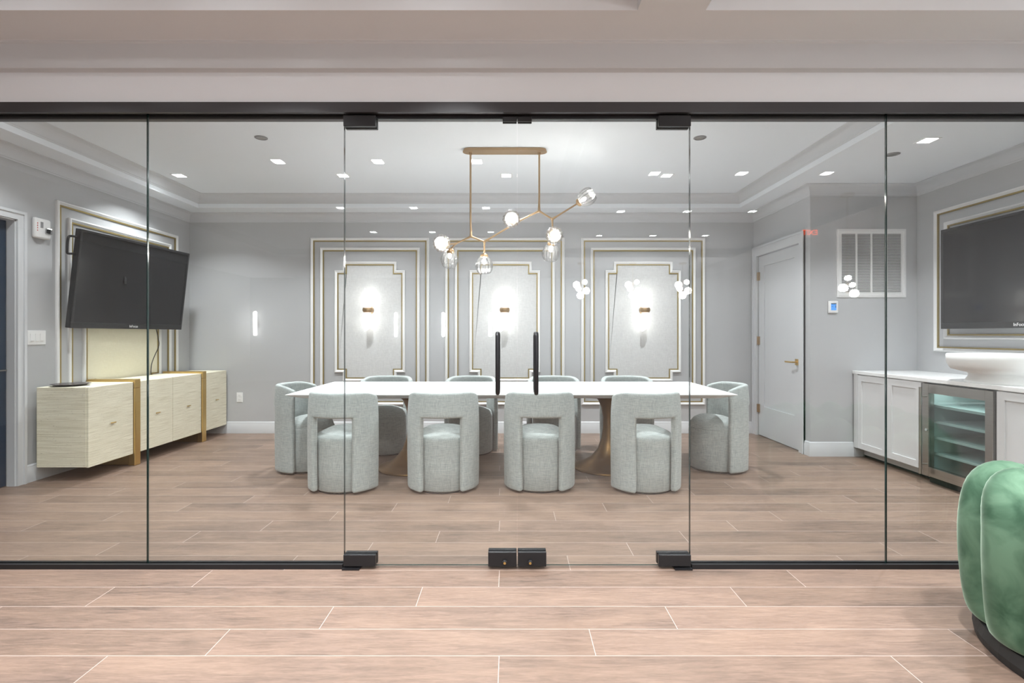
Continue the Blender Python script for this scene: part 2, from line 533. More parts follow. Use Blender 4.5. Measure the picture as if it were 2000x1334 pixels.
bm = bmesh.new()
box(bm, -8, 10, YW, 2.80, 2.425, 3.0)
box(bm, -8, XL, YW, 2.80, 0, 2.425)
box(bm, XR2, 10, YW, 2.80, 0, 2.425)
struct('wall_front', bm, M['ceil'], 'plain bulkhead above the glass partition')
bm = bmesh.new(); box(bm, -8, 10, -8.35, -8.2, 0, 3.0)
struct('wall_rear', bm, M['wall'])

bm = bmesh.new(); box(bm, 4.35, 4.5, -6.2, YW, 0, ZS)
struct('wall_lounge_right', bm, M['wall'])
bm = bmesh.new(); box(bm, -7.0, -6.85, -8.2, YW, 0, ZS)
struct('wall_lounge_left', bm, M['wall'])
# crown mouldings
def cove(z0, z1, out, n=8, foot=0.012):
    pr = [(0, z0 - foot), (0.006, z0 - foot), (0.006, z0)]
    for i in range(n + 1):
        t = i / n * PI / 2
        pr.append((0.010 + (out - 0.018) * (1 - math.cos(t)), z0 + 0.004 + (z1 - z0 - 0.012) * math.sin(t)))
    pr += [(out, z1 - 0.006), (out, z1), (0, z1)]
    return pr
XY = lambda u, v, h: (u, v, h)
bm = bmesh.new()
sweep(bm, [(XL, 2.80), (XL, YB), (XR1, YB), (XR1, YJ), (XR2, YJ), (XR2, 2.80)], cove(2.625, ZS, 0.085), False, XY)
struct('trim_1', bm, M['trim'], 'crown moulding around the meeting room walls', auto=35)
bm = bmesh.new()
pr = [(0, 2.768), (0.005, 2.768)] + cove(2.780, ZT, 0.09)[2:]
sweep(bm, [(-3.70, 3.12), (-3.70, 6.17), (2.695, 6.17), (2.695, 3.12)], pr, True, XY)
struct('trim_2', bm, M['trim'], 'crown moulding inside the raised ceiling tray', auto=35)
bm = bmesh.new()
sweep(bm, [(9.9, YW), (-7.9, YW)][::-1], [(0, 2.581), (0.043, 2.581), (0.045, 2.583), (0.045, 2.706), (0.051, 2.712), (0.051, ZS), (0, ZS)], False, XY)
struct('trim_3', bm, M['trim'], 'crown moulding over the glass partition', auto=35)
for k, (a, b) in enumerate((((-4.5), 0.582), (0.897, 6.2))):
    bm = bmesh.new()
    sweep(bm, [(a, -4.6), (a, 2.413), (b, 2.413), (b, -4.6)], pr, True, XY)
    struct('trim_%d' % (4 + k), bm, M['trim'], 'crown moulding inside a lounge ceiling tray', auto=35)

bm = bmesh.new()
sweep(bm, [(4.35, YW - 0.001), (4.35, -6.2)], cove(2.56, ZS, 0.10, foot=0.03), False, XY)
struct('trim_50', bm, M['trim'], auto=35)
# baseboards
bp = [(0, 0), (0.016, 0), (0.016, 0.115), (0.012, 0.122), (0.012, 0.134), (0.004, 0.145), (0, 0.145)]
def baseboard(name, path):
    bm = bmesh.new(); sweep(bm, path, bp, False, XY)
    struct(name, bm, M['trim'], auto=35)
baseboard('baseboard_left', [(XL, 4.28), (XL, YB - 0.016)])
baseboard('baseboard_back', [(XL, YB), (XR1, YB)])
baseboard('baseboard_right', [(XR1, 5.335), (XR1, YJ), (3.53, YJ)])

# ---- door_1: navy door in the left wall with casing
def casing(bm, y0, y1, ztop, w, x, sgn, wt=None):
    """flat two-step casing around an opening in a wall at x facing sgn"""
    wt = wt or w
    def pc(ya, yb, za, zb, t): box(bm, x, x + sgn * t, ya, yb, za, zb)
    for ya, yb in ((y0 - w, y0), (y1, y1 + w)):
        pc(ya, yb, 0, ztop + wt, 0.018)
    pc(y0, y1, ztop, ztop + wt, 0.018)
    e = 0.022
    pc(y0 - w, y0 - w + e, 0, ztop + wt, 0.028); pc(y1 + w - e, y1 + w, 0, ztop + wt, 0.028)
    pc(y0 - w + e, y1 + w - e, ztop + wt - e, ztop + wt, 0.028)
root = struct_root('door_1', 'navy blue door in a grey casing at the left edge', (XL, 3.75, 0))
bm = bmesh.new(); casing(bm, DY0, DY1, 2.15, 0.07, XL, 1)
finish('door_casing', bm, M['trim'], root)
bm = bmesh.new()
box(bm, -4.062, XL, 4.20, DY1, 0, 2.15); box(bm, -4.062, XL, DY0, DY0 + 0.01, 0, 2.15); box(bm, -4.062, XL, DY0, DY1, 2.14, 2.15)
finish('door_jamb', bm, M['trim'], root)
bm = bbox_bm(-4.105, -4.063, DY0 + 0.012, 4.198, 0.006, 2.138, 0.002, 1)
finish('door_leaf', bm, M['navy'], root)
bm = bmesh.new(); box(bm, -4.063, -4.055, DY0 + 0.05, 4.198, 0.93, 0.94)
finish('push_rail', bm, M['steel'], root)

# ---- door_2: grey shaker door in the right wall
root = struct_root('door_2', 'tall light grey panelled door with a brass lever', (XR1, 5.9, 0))
bm = bmesh.new(); casing(bm, 5.432, 6.372, 2.175, 0.094, XR1, -1, 0.115)
finish('door_casing', bm, M['trim'], root)
bm = bmesh.new()
xa, xb = XR1 + 0.012, XR1 + 0.055
y0, y1, z0, z1 = 5.440, 6.364, 0.008, 2.167
iy0, iy1, iz0, iz1 = y0 + 0.125, y1 - 0.125, 0.36, 2.045
box(bm, xa, xb, y0, iy0, z0, z1); box(bm, xa, xb, iy1, y1, z0, z1)
box(bm, xa, xb, iy0, iy1, z0, iz0); box(bm, xa, xb, iy0, iy1, iz1, z1)
box(bm, xa + 0.014, xb, iy0, iy1, iz0, iz1)
leaf = finish('door_leaf', bm, M['trim'], root)
for hz in (1.93, 1.15, 0.33):
    bm = bmesh.new(); lathe(bm, [(0.008, -0.05), (0.008, 0.05)], 12, (XR1 - 0.003, 6.366, hz))
    box(bm, XR1 - 0.002, XR1 + 0.013, 6.335, 6.366, hz - 0.05, hz + 0.05)
    h = finish('hinge', bm, M['lampbrass'], root, auto=40)
bm = bmesh.new()
box(bm, XR1 - 0.002, XR1 + 0.012, 5.465, 5.53, 0.90, 0.965)
tube(bm, [(XR1 - 0.002, 5.497, 0.932), (XR1 - 0.045, 5.497, 0.932), (XR1 - 0.052, 5.51, 0.932), (XR1 - 0.052, 5.63, 0.932)], 0.009, 10)
finish('lever_handle', bm, M['brass'], root, auto=40)['label'] = 'brass lever on a square rose'

# ------------------------------------------------------------------ panel mouldings
def inset_path(pts): return pts
def moulding(name, idx, pts, mp, label, fill=None):
    """closed wall frame: white profile and gold inner inlay; pts run clockwise seen from the room"""
    bm = bmesh.new()
    sweep(bm, pts, [(0, 0), (0, 0.016), (0.006, 0.024), (0.014, 0.026), (0.024, 0.018), (0.033, 0.012), (0.033, 0)], True, mp)
    o = struct('trim_%d' % idx, bm, M['mould'], label, auto=35)
    bm = bmesh.new()
    sweep(bm, pts, [(0.033, 0), (0.033, 0.0125), (0.047, 0.0125), (0.047, 0)], True, mp)
    finish('gold_inlay', bm, M['gold'], o)['label'] = 'gold line inside the white moulding'
    if fill:
        # wallpaper set inside the frame
        bm = bmesh.new()
        n = len(pts); vs = []
        for i in range(n):
            p = Vector(pts[i]); d1 = (p - Vector(pts[i - 1])).normalized(); d2 = (Vector(pts[(i + 1) % n]) - p).normalized()
            n1 = Vector((d1.y, -d1.x)); n2 = Vector((d2.y, -d2.x))
            q = p + (n1 + n2) * 0.045
            vs.append(q)
        top = [bm.verts.new(mp(q.x, q.y, 0.003)) for q in vs]
        f = bm.faces.new(top)
        bmesh.ops.triangulate(bm, faces=[f])
        finish('wallpaper', bm, fill, o)
    return o
def rect_pts(u0, u1, v0, v1): return [(u0, v0), (u0, v1), (u1, v1), (u1, v0)]
def notch_pts(u0, u1, v0, v1, nu, nv):
    return [(u0 + nu, v0), (u0 + nu, v0 + nv), (u0, v0 + nv), (u0, v1 - nv), (u0 + nu, v1 - nv), (u0 + nu, v1),
            (u1 - nu, v1), (u1 - nu, v1 - nv), (u1, v1 - nv), (u1, v0 + nv), (u1 - nu, v0 + nv), (u1 - nu, v0)]
BW = lambda u, v, h: (u, YB - h, v)
LW = lambda u, v, h: (XL + h, u, v)
RW = lambda u, v, h: (XR2 - h, -u, v)
ti = 6
for c, h1, h2, h3, where in ((-1.755, .735, .617, .437, 'behind the far end nearest the sideboard'), (-0.083, .741, .622, .44, 'in the middle of the back wall'),
                             (1.632, .768, .652, .470, 'on the back wall nearest the door')):
    moulding('frame', ti, rect_pts(c - h1, c + h1, 0.352, 2.422), BW, 'outer moulding ' + where); ti += 1
    moulding('frame', ti, rect_pts(c - h2, c + h2, 0.470, 2.302), BW, 'second moulding ' + where); ti += 1
    moulding('frame', ti, notch_pts(c - h3, c + h3, 0.645, 2.128, 0.104, 0.108), BW, 'notched moulding ' + where, M['linen']); ti += 1
moulding('frame', ti, rect_pts(4.575, 6.235, 0.352, 2.402), LW, 'outer moulding behind the wall screen'); ti += 1
moulding('frame', ti, rect_pts(4.700, 6.110, 0.470, 2.275), LW, 'second moulding behind the wall screen'); ti += 1
moulding('frame', ti, notch_pts(4.862, 5.935, 0.645, 2.128, 0.104, 0.108), LW, 'notched moulding round cream wallpaper', M['cream']); ti += 1
moulding('frame', ti, rect_pts(-5.022, -3.05, 1.062, 2.405), RW, 'outer moulding above the counter'); ti += 1
moulding('frame', ti, rect_pts(-4.905, -3.17, 1.180, 2.275), RW, 'second moulding above the counter'); ti += 1

# ------------------------------------------------------------------ glass partition
bm = bmesh.new()
box(bm, XL, XR2, 2.702, 2.722, 2.372, 2.425)         # front cheek
box(bm, XL, XR2, 2.722, 2.735, 2.385, 2.425)
box(bm, XL, XR2, 2.735, 2.753, 2.400, 2.425)
box(bm, XL, XR2, 2.753, 2.766, 2.385, 2.425)
box(bm, XL, XR2, 2.766, 2.80, 2.362, 2.425)
struct('trim_%d' % ti, bm, M['rail'], 'dark bronze head channel above the glass'); ti += 1
for a, b, w in ((XL, -0.880, 'left of the doors'), (0.940, XR2, 'right of the doors')):
    bm = bmesh.new(); box(bm, a, b, 2.717, 2.735, 0.0005, 0.024); box(bm, a, b, 2.751, 2.768, 0.0005, 0.024); box(bm, a, b, 2.735, 2.751, 0.0005, 0.006)
    struct('trim_%d' % ti, bm, M['black'], 'black floor channel ' + w); ti += 1

def pane(name, x0, x1, z0, z1, parent=None):
    bm = bmesh.new()
    box(bm, x0, x1, YG - 0.006 + 0.003, YG + 0.006 + 0.003, z0, z1)
    for f in bm.faces:
        f.material_index = 0 if abs(f.normal.y) > 0.5 else 1
    bm.normal_update()
    for f in bm.faces:
        f.material_index = 0 if abs(f.normal.y) > 0.5 else 1
    return finish(name, bm, [M['glass'], M['gedge']], parent)
for i, (a, b, lab) in enumerate(((XL + 0.002, -2.962, 'glass pane beside the left wall'), (-2.958, -1.912, 'fixed glass pane in front of the sideboard'),
                                 (-1.908, -0.8785, 'fixed glass pane next to the doors, sideboard side'),
                                 (0.9375, 1.964, 'fixed glass pane next to the doors, counter side'),
                                 (1.968, 3.018, 'fixed glass pane in front of the counter'), (3.022, XR2 - 0.002, 'glass pane beside the right wall'))):
    o = pane('window_%d' % (i + 1), a, b, 0.012, 2.392); o['kind'] = 'structure'; o['label'] = lab

def patch(name, x0, x1, z0, z1, root, t=0.030):
    bm = bmesh.new()
    box(bm, x0, x1, YG + 0.003 - t, YG + 0.003 - 0.0065, z0, z1); box(bm, x0, x1, YG + 0.003 + 0.0065, YG + 0.003 + t, z0, z1)
    return finish(name, bm, M['black'], root, bevel=0.003)
def glass_door(idx, x0, x1, hinge, hx, lab):
    root = struct_root('door_%d' % idx, lab, (hinge, YG, 0))
    pane('door_glass', x0, x1, 0.012, 2.352, root)
    s = 1 if hinge < 0 else -1
    a, b = sorted((hinge + s * 0.002, hinge + s * 0.170))
    patch('hinge_patch', a, b, 2.305, 2.362, root)
    patch('hinge_patch', a, b, 0.016, 0.076, root)
    bm = bmesh.new(); a2, b2 = sorted((hinge - s * 0.002, hinge + s * 0.088)); box(bm, a2, b2, 2.702, 2.765, 0.0005, 0.008)
    lathe(bm, [(0.008, 0.008), (0.008, 0.0155)], 12, (hinge + s * 0.06, YG, 0))
    finish('floor_pivot', bm, M['black'], root)
    # lock patch at the meeting edge
    m0 = 0.0285 if s > 0 else 0.0315
    a, b = sorted((m0 - s * 0.002, m0 - s * 0.150))
    patch('lock_patch', a, b, 0.016, 0.090, root)
    lx = -0.035 if s > 0 else 0.097
    bm = bmesh.new(); lathe(bm, [(0.013, 0), (0.013, 0.010), (0.008, 0.014)], 20, (lx, YG + 0.003 - 0.030, 0.040), axis=(0, -1, 0))
    c = finish('lock_cylinder', bm, M['black'], root, auto=40)
    bm = bmesh.new(); lathe(bm, [(0.0065, 0.012), (0.0065, 0.0175)], 16, (lx, YG + 0.003 - 0.030, 0.040), axis=(0, -1, 0))
    bmesh.ops.transform(bm, matrix=root.matrix_basis.inverted(), verts=bm.verts[:])
    k = finish('key_plug', bm, M['brass'], c, world=False); k['label'] = 'brass key plug'
    # strike plate above the meeting edge
    a, b = sorted((m0 - s * 0.001, m0 - s * 0.075))
    patch('top_keeper', a, b, 2.334, 2.361, root, 0.018)
    # back-to-back pull handles
    for sy in (-1, 1):
        zt, zb = 1.226, 0.919
        y_ = YG + 0.003 + sy * 0.0065; y2 = YG + 0.003 + sy * 0.058
        hp = [(hx, y_, zt), (hx, y2 - sy * 0.012, zt), (hx, y2 - sy * 0.004, zt - 0.005), (hx, y2, zt - 0.014)]
        hp += [(hx, y2, zb + 0.014), (hx, y2 - sy * 0.004, zb + 0.005), (hx, y2 - sy * 0.012, zb), (hx, y_, zb)]
        bm = bmesh.new(); tube(bm, hp, 0.0115, 14)
        finish('pull_handle', bm, M['black'], root, auto=60)
    return root
glass_door(3, -0.8745, 0.0285, -0.8765, -0.0715, 'left leaf of the glass double door')
glass_door(4, 0.0315, 0.9335, 0.9355, 0.1280, 'right leaf of the glass double door')

# ------------------------------------------------------------------ ceiling fixtures
def downlight(name, x, y, z, mat, label, group, power, spread, frame=0.063, d=0.047):
    t = thing(name, label, 'ceiling light', (x, y, z), 0, group)
    bm = bmesh.new()
    pr_ = [(0, 0), (0, -0.004), (frame - d, -0.002), (frame - d, 0.0)]
    sweep(bm, [(-frame, -frame), (-frame, frame), (frame, frame), (frame, -frame)], [(o, h) for o, h in pr_], True, XY)
    finish('frame', bm, M['white'], t, world=False)
    bm = bmesh.new(); box(bm, -d, d, -d, d, -0.0025, -0.0005)
    finish('diffuser', bm, mat, t, world=False)
    ld = bpy.data.lights.new('downlight_led', 'AREA'); ld.shape = 'SQUARE'; ld.size = 2 * d
    ld.energy = power; ld.spread = R(spread); ld.color = (0.955, 0.98, 1.0)
    lo_ = bpy.data.objects.new('led_module', ld); COL.objects.link(lo_); lo_.parent = t; lo_.location = (0, 0, -0.0045)
    return t
G1 = 'square downlights in the meeting room ceiling'
first = None
names_in = [(-3.44, 5.41, ZT, 'square downlight in the tray beside the crown, above the sideboard'),
            (-1.745, 5.41, ZT, 'square downlight in the tray just above the door hinge joint'),
            (-0.053, 5.41, ZT, 'square downlight between the two chandelier rods'),
            (1.607, 5.41, ZT, 'square downlight in the tray to the right of the chandelier'),
            (3.21, 4.03, ZS, 'square downlight in the low soffit above the counter'),
            (-3.30, 3.75, ZT, 'square downlight in the tray nearer the glass, sideboard end'),
            (-1.745, 3.75, ZT, 'square downlight in the tray nearer the glass, second from sideboard'),
            (-0.053, 3.75, ZT, 'square downlight in the tray nearer the glass, over the doors'),
            (1.607, 3.75, ZT, 'square downlight in the tray nearer the glass, counter end')]
first2 = None
for x, y, z, lab in names_in:
    if y == 3.75:
        if first2 is None: first2 = downlight('downlight', x, y, z, M['down_in'], lab, G1, P_IN2, S_IN2)
        else: dup(first2, (x, y, z), 0, lab, G1)
    elif first is None: first = downlight('downlight', x, y, z, M['down_in'], lab, G1, P_IN, S_IN)
    else: dup(first, (x, y, z), 0, lab, G1)
G2 = 'square downlights in the lounge ceiling, seen reflected in the glass'
first = None
rows = (('front', 0.52, 0.15), ('middle', -1.3, -1.5), ('far', -2.9, -3.2))
for rn, ya, yb in rows:
    for cn, x, side in (('first', -2.22, 0), ('second', -1.27, 0), ('third', -0.33, 0), ('fourth', 1.46, 1), ('fifth', 2.35, 1), ('last', 3.22, 1)):
        lab = 'square lounge downlight mirrored in the glass, %s of the %s row' % (cn, rn)
        p = (x, yb if side else ya, ZT)
        if first is None: first = downlight('lounge_downlight', *p, M['down_out'], lab, G2, P_OUT, S_OUT)
        else: dup(first, p, 0, lab, G2)

first = None
for cn, x, y in (('first', -2.22, 2.0), ('second', -1.27, 2.0), ('third', -0.33, 2.0), ('fourth', 1.46, 1.75), ('fifth', 2.62, 1.82), ('last', 3.6, 1.82)):
    lab = 'square lounge downlight above the glass front, %s from the sideboard side' % cn
    if first is None: first = downlight('lounge_downlight', x, y, ZT, M['down_out'], lab, G2, P_NEAR, S_NEAR)
    else: dup(first, (x, y, ZT), 0, lab, G2)

def ceiling_vent(x, y, z, lab):
    t = thing('round_ceiling_vent', lab, 'ceiling vent', (x, y, z), 0, 'small round ceiling vents')
    bm = bmesh.new(); lathe(bm, [(0.052, 0), (0.052, -0.004), (0.040, -0.008), (0.040, -0.002)], 28, cap0=False, cap1=False)
    finish('rim', bm, M['grey'], t, world=False, auto=40)
    bm = bmesh.new(); lathe(bm, [(0.038, -0.003), (0.036, -0.006), (0, -0.007)], 28)
    finish('cover_disc', bm, M['steel'], t, world=False, auto=40)
ceiling_vent(-2.095, 4.37, ZT, 'small round grey vent in the tray on the sideboard side')
ceiling_vent(1.577, 4.37, ZT, 'small round grey vent in the tray right of the doors')
ceiling_vent(3.165, 4.334, ZS, 'small round grey vent in the soffit by the counter')

# ------------------------------------------------------------------ chandelier
CY = 4.65
CH = thing('branching_chandelier', 'brass branching chandelier with seven ribbed glass globes over the table', 'chandelier', (-0.059, CY, ZT))
bm = bmesh.new()
def stadium(bm, cx, cy, hw, r, z0, z1, n=10):
    pts = []
    for i in range(n + 1):
        a = -PI / 2 + PI * i / n; pts.append((cx + hw + r * math.cos(a), cy + r * math.sin(a)))
    for i in range(n + 1):
        a = PI / 2 + PI * i / n; pts.append((cx - hw + r * math.cos(a), cy + r * math.sin(a)))
    lo = [bm.verts.new((*p, z0)) for p in pts]; hi = [bm.verts.new((*p, z1)) for p in pts]
    k = len(pts)
    for i in range(k): bm.faces.new((lo[i], lo[(i + 1) % k], hi[(i + 1) % k], hi[i]))
    bm.faces.new(lo[::-1]); bm.faces.new(hi)
stadium(bm, -0.059, CY, 0.315, 0.060, 2.845, 2.853); stadium(bm, -0.059, CY, 0.312, 0.056, 2.853, 2.8695)
finish('canopy', bm, M['lampbrass'], CH, auto=40)
k_ = CY / 1020
def P(px, py, dy=0.0): return ((px - 999) * k_, CY + dy, 1.22 - (py - 654) * k_)
A, B, C = P(919.8, 462), P(890, 475.9), P(946.2, 472)
D, E, J = P(1053, 412), P(1078.8, 428), P(1015, 431)
for top, bot, lab in (((P(919, 460)[0], CY, 2.846), A, 0), ((P(1053.2, 460)[0], CY, 2.846), D, 0)):
    bm = bmesh.new()
    z0, z1 = bot[2], top[2]
    tube(bm, [(bot[0], CY, z0 - 0.004), (bot[0], CY, z0 + 0.05), (top[0], CY, z0 + 0.11), (top[0], CY, z1)], [0.013, 0.010, 0.0085, 0.0085], 12)
    lathe(bm, [(0.014, z1 - 0.022), (0.014, z1 - 0.004), (0.02, z1)], 16, (top[0], CY, 0))
    finish('stem', bm, M['lampbrass'], CH, auto=50)
def lerp(a, b, t): return tuple(a[i] + (b[i] - a[i]) * t for i in range(3))
def arm(a, b, r=0.008, ra=0.013, rb=None):
    rb = rb or r
    bm = bmesh.new()
    tube(bm, [a, lerp(a, b, .15), lerp(a, b, .4), lerp(a, b, .7), b], [ra, r * 1.15, r, r, rb], 12)
    lathe(bm, [(0, -ra), (ra * .7, -ra * .7), (ra, 0), (ra * .7, ra * .7), (0, ra)], 12, a)
    return finish('arm', bm, M['lampbrass'], CH, auto=60)
arm(A, B); arm(A, C); arm(C, J, rb=0.010); arm(D, J); arm(D, E)
def lamp_head(base, direction, length_neck, start=None, ln=0.168, r=0.078):
    """neck from start to base, brass cap at base, ribbed tulip globe along direction"""
    d = Vector(direction).normalized()
    if start is not None: arm(start, base, 0.0075)
    bm = bmesh.new()
    lathe(bm, [(0.011, -0.012), (0.016, -0.006), (0.030, 0.0), (0.035, 0.008), (0.036, 0.024), (0.032, 0.026)], 24, base, axis=d)
    finish('lamp_cap', bm, M['lampbrass'], CH, auto=50)
    ribs = 14
    pf = [(0.034, 0.022), (0.050, 0.034), (0.066, 0.058), (0.075, 0.085), (0.077, 0.108), (0.072, 0.134), (0.061, 0.156), (0.052, 0.168)]
    pf = [(a * r / 0.078, b * ln / 0.168) for a, b in pf]
    inner = [(max(0.02, a - 0.006), b) for a, b in pf][::-1]
    bm = bmesh.new()
    lathe(bm, pf + inner, ribs * 6, base, axis=d, mod=lambda t, h: 1 + 0.045 * math.cos(ribs * t), cap0=False, cap1=False)
    g = finish('glass_globe', bm, M['lampglass'], CH, auto=70)
    bm = bmesh.new()
    lathe(bm, [(0.006, 0.024), (0.007, 0.040), (0.012, 0.052), (0.0145, 0.066), (0.010, 0.082), (0, 0.088)], 16, base, axis=d)
    finish('bulb', bm, M['bulb'], CH, smooth=True)
# seven heads
lamp_head(P(945.8, 497), (0, 0, -1), 0, start=C)                       # hanging straight down
lamp_head(P(870, 480, -0.05), (-0.16, -0.95, -0.04), 0, start=B, ln=0.15)      # toward the glass, far left
lamp_head(P(879, 486, 0.03), (-0.10, 0.35, -0.55), 0, start=B)                  # down behind it
lamp_head(P(1001, 432.5, -0.03), (-0.10, -0.97, -0.05), 0, start=J, ln=0.15)
lamp_head(P(1128, 397.5), (0.80, -0.30, 0.50), 0, start=E)
lamp_head(P(1079, 458, -0.03), (0.08, -0.90, -0.32), 0, start=E, ln=0.15)
lamp_head(P(1077.5, 472, 0.03), (-0.03, 0.35, -0.8), 0, start=P(1078.5, 450))

# ------------------------------------------------------------------ wall sconces
def sconce(x, lab):
    t = thing('tube_sconce', lab, 'wall lamp', (x, YB, 1.525), 0, 'tube sconces on the back wall')
    bm = bmesh.new()
    lathe(bm, [(0.050, -0.0025), (0.050, 0.012), (0.02, 0.016), (0.012, 0.016), (0.012, 0.055)], 28, (0, 0, 0), axis=(0, -1, 0))
    finish('back_plate', bm, M['lampbrass'], t, world=False, auto=40)
    bm = bmesh.new()
    lathe(bm, [(0.040, -0.034), (0.052, -0.028), (0.061, -0.012), (0.062, 0.006), (0.056, 0.024), (0.040, 0.030)], 28, (0, -0.10, 0))
    finish('collar', bm, M['lampbrass'], t, world=False, auto=50)
    for s in (1, -1):
        # glass tube cut on a slant
        bm = bmesh.new(); n = 24; r = 0.038; lo = []; hi = []
        for i in range(n):
            a = 2 * PI * i / n
            lo.append(bm.verts.new((r * math.cos(a), -0.10 + r * math.sin(a), s * 0.022)))
            hi.append(bm.verts.new((r * math.cos(a), -0.10 + r * math.sin(a), s * (0.235 - (0.028 * math.cos(a)) * (1 if s > 0 else 1)))))
        for i in range(n):
            j = (i + 1) % n; bm.faces.new((lo[i], lo[j], hi[j], hi[i]))
        bm.faces.new(hi); bm.faces.new(lo[::-1])
        finish('glass_tube', bm, M['tube'], t, world=False, auto=50)
    return t
s0 = sconce(-1.757, 'glowing tube sconce on the notched panel nearest the sideboard')
dup(s0, (-0.083, YB, 1.525), 0, 'glowing tube sconce on the middle notched panel', 'tube sconces on the back wall')
dup(s0, (1.633, YB, 1.525), 0, 'glowing tube sconce on the notched panel nearest the grey door', 'tube sconces on the back wall')

# ------------------------------------------------------------------ table
TY0, TY1, TXH, TZ = 4.235, 5.405, 1.835, 0.735
TB = thing('conference_table', 'long white stone-topped table with knife edges on two bronze pedestals', 'table', (0, 4.82, 0))
bm = bmesh.new()
for xa, xb in ((-TXH, -0.0006), (0.0006, TXH)):
    il = 0.10 if xa < -1 else 0.0; ir = 0.10 if xb > 1 else 0.0
    lv = [(xa, TY0), (xb, TY0), (xb, TY1), (xa, TY1)]
    t1 = [bm.verts.new((x, y, TZ)) for x, y in lv]
    t2 = [bm.verts.new((x, y, TZ - 0.006)) for x, y in lv]
    t3 = [bm.verts.new((x, y, TZ - 0.042)) for x, y in ((xa + il, TY0 + 0.10), (xb - ir, TY0 + 0.10), (xb - ir, TY1 - 0.10), (xa + il, TY1 - 0.10))]
    bm.faces.new(t1); bm.faces.new(t3[::-1])
    for a, b in ((t2, t1), (t3, t2)):
        for i in range(4): bm.faces.new((a[i], a[(i + 1) % 4], b[(i + 1) % 4], b[i]))
finish('tabletop', bm, M['table'], TB)
for px_ in (-0.90, 0.90):
    bm = bmesh.new()
    lathe(bm, [(0.33, 0.0005), (0.33, 0.012), (0.31, 0.02), (0.24, 0.045), (0.165, 0.095), (0.105, 0.17), (0.070, 0.27), (0.055, 0.37),
               (0.055, 0.46), (0.070, 0.55), (0.10, 0.62), (0.15, 0.67), (0.17, 0.693)], 48, (px_, 4.82, 0))
    finish('pedestal', bm, M['bronze'], TB, smooth=True)

# ------------------------------------------------------------------ dining chairs
def make_chair(label, loc, rotz):
    """tub chair: seat drum and half-round back shell with a window; faces local +Y"""
    t = thing('tub_dining_chair', label, 'chair', loc, rotz, 'upholstered tub chairs around the table')
    bm = bmesh.new(); lathe(bm, [(0.215, 0.0005), (0.215, 0.022)], 40)
    finish('plinth', bm, M['ground'], t, world=False)
    bm = bmesh.new()
    pf_ = [(0.222, 0.014), (0.229, 0.024), (0.231, 0.20), (0.231, 0.345), (0.227, 0.385), (0.214, 0.425), (0.188, 0.458), (0.145, 0.480), (0.08, 0.490), (0, 0.492)]
    pb_ = [(0.222, 0.014), (0.229, 0.024), (0.231, 0.20), (0.231, 0.345), (0.231, 0.395), (0.229, 0.418), (0.218, 0.432), (0.160, 0.452), (0.08, 0.478), (0, 0.492)]
    rings = []; nn = 56
    for (rf, zf), (rb, zb) in zip(pf_, pb_):
        ring = []
        for i in range(nn):
            a = 2 * PI * i / nn; w = min(1, max(0, 0.5 + 0.9 * math.sin(a)))
            rr = rb + (rf - rb) * w; zz = zb + (zf - zb) * w
            ring.append(bm.verts.new((rr * math.cos(a), rr * math.sin(a), zz)))
            if rf == 0: break
        rings.append(ring)
    for a_, b_ in zip(rings, rings[1:]):
        for i in range(nn):
            j = (i + 1) % nn
            if len(b_) == 1: bm.faces.new((a_[i], a_[j], b_[0]))
            else: bm.faces.new((a_[i], a_[j], b_[j], b_[i]))
    bm.faces.new(rings[0][::-1])
    s = finish('seat', bm, M['chair'], t, world=False, auto=60)
    bm = bmesh.new(); lathe(bm, [(0.2295, 0.380), (0.2312, 0.3835), (0.2295, 0.387)], 48, cap0=False, cap1=False)
    finish('seat_seam', bm, M['chair'], s, world=False)
    # shell: grid over angle (0 = straight back) and height, window left open
    angs = [-86, -80, -72, -64, -56, -48, -40, -33.5, -25, -17, -8.5, 0, 8.5, 17, 25, 33.5, 40, 48, 56, 64, 72, 80, 86]
    zs = [0.016, 0.06, 0.16, 0.28, 0.40, 0.50, 0.585, 0.62, 0.66, 0.70, 0.74, 0.775]
    bm = bmesh.new(); g = []
    for z in zs:
        row = []
        for a in angs:
            f = z / 0.775
            e = min(1, max(0, (abs(a) - 45) / 41)); zz = z
            if z > 0.585: zz = 0.585 + (z - 0.585) * (1 - 0.22 * e * e)
            r_ = 0.262 - 0.004 * math.sin(f * PI) * -1 - 0.010 * max(0, (z - 0.55) / 0.225) ** 2
            row.append(bm.verts.new((r_ * math.sin(R(a)), -r_ * math.cos(R(a)), zz)))
        g.append(row)
    for i in range(len(zs) - 1):
        for j in range(len(angs) - 1):
            if zs[i + 1] <= 0.586 and abs(angs[j] + angs[j + 1]) / 2 < 33: continue
            bm.faces.new((g[i][j], g[i][j + 1], g[i + 1][j + 1], g[i + 1][j]))
    for v in [v for v in bm.verts if not v.link_faces]: bm.verts.remove(v)
    o = finish('back_shell', bm, M['chair'], t, world=False, smooth=True)
    so = o.modifiers.new('thickness', 'SOLIDIFY'); so.thickness = 0.046; so.offset = 0; so.use_even_offset = True
    be = o.modifiers.new('round', 'BEVEL'); be.width = 0.016; be.segments = 4; be.limit_method = 'ANGLE'; be.angle_limit = R(50)
    return t
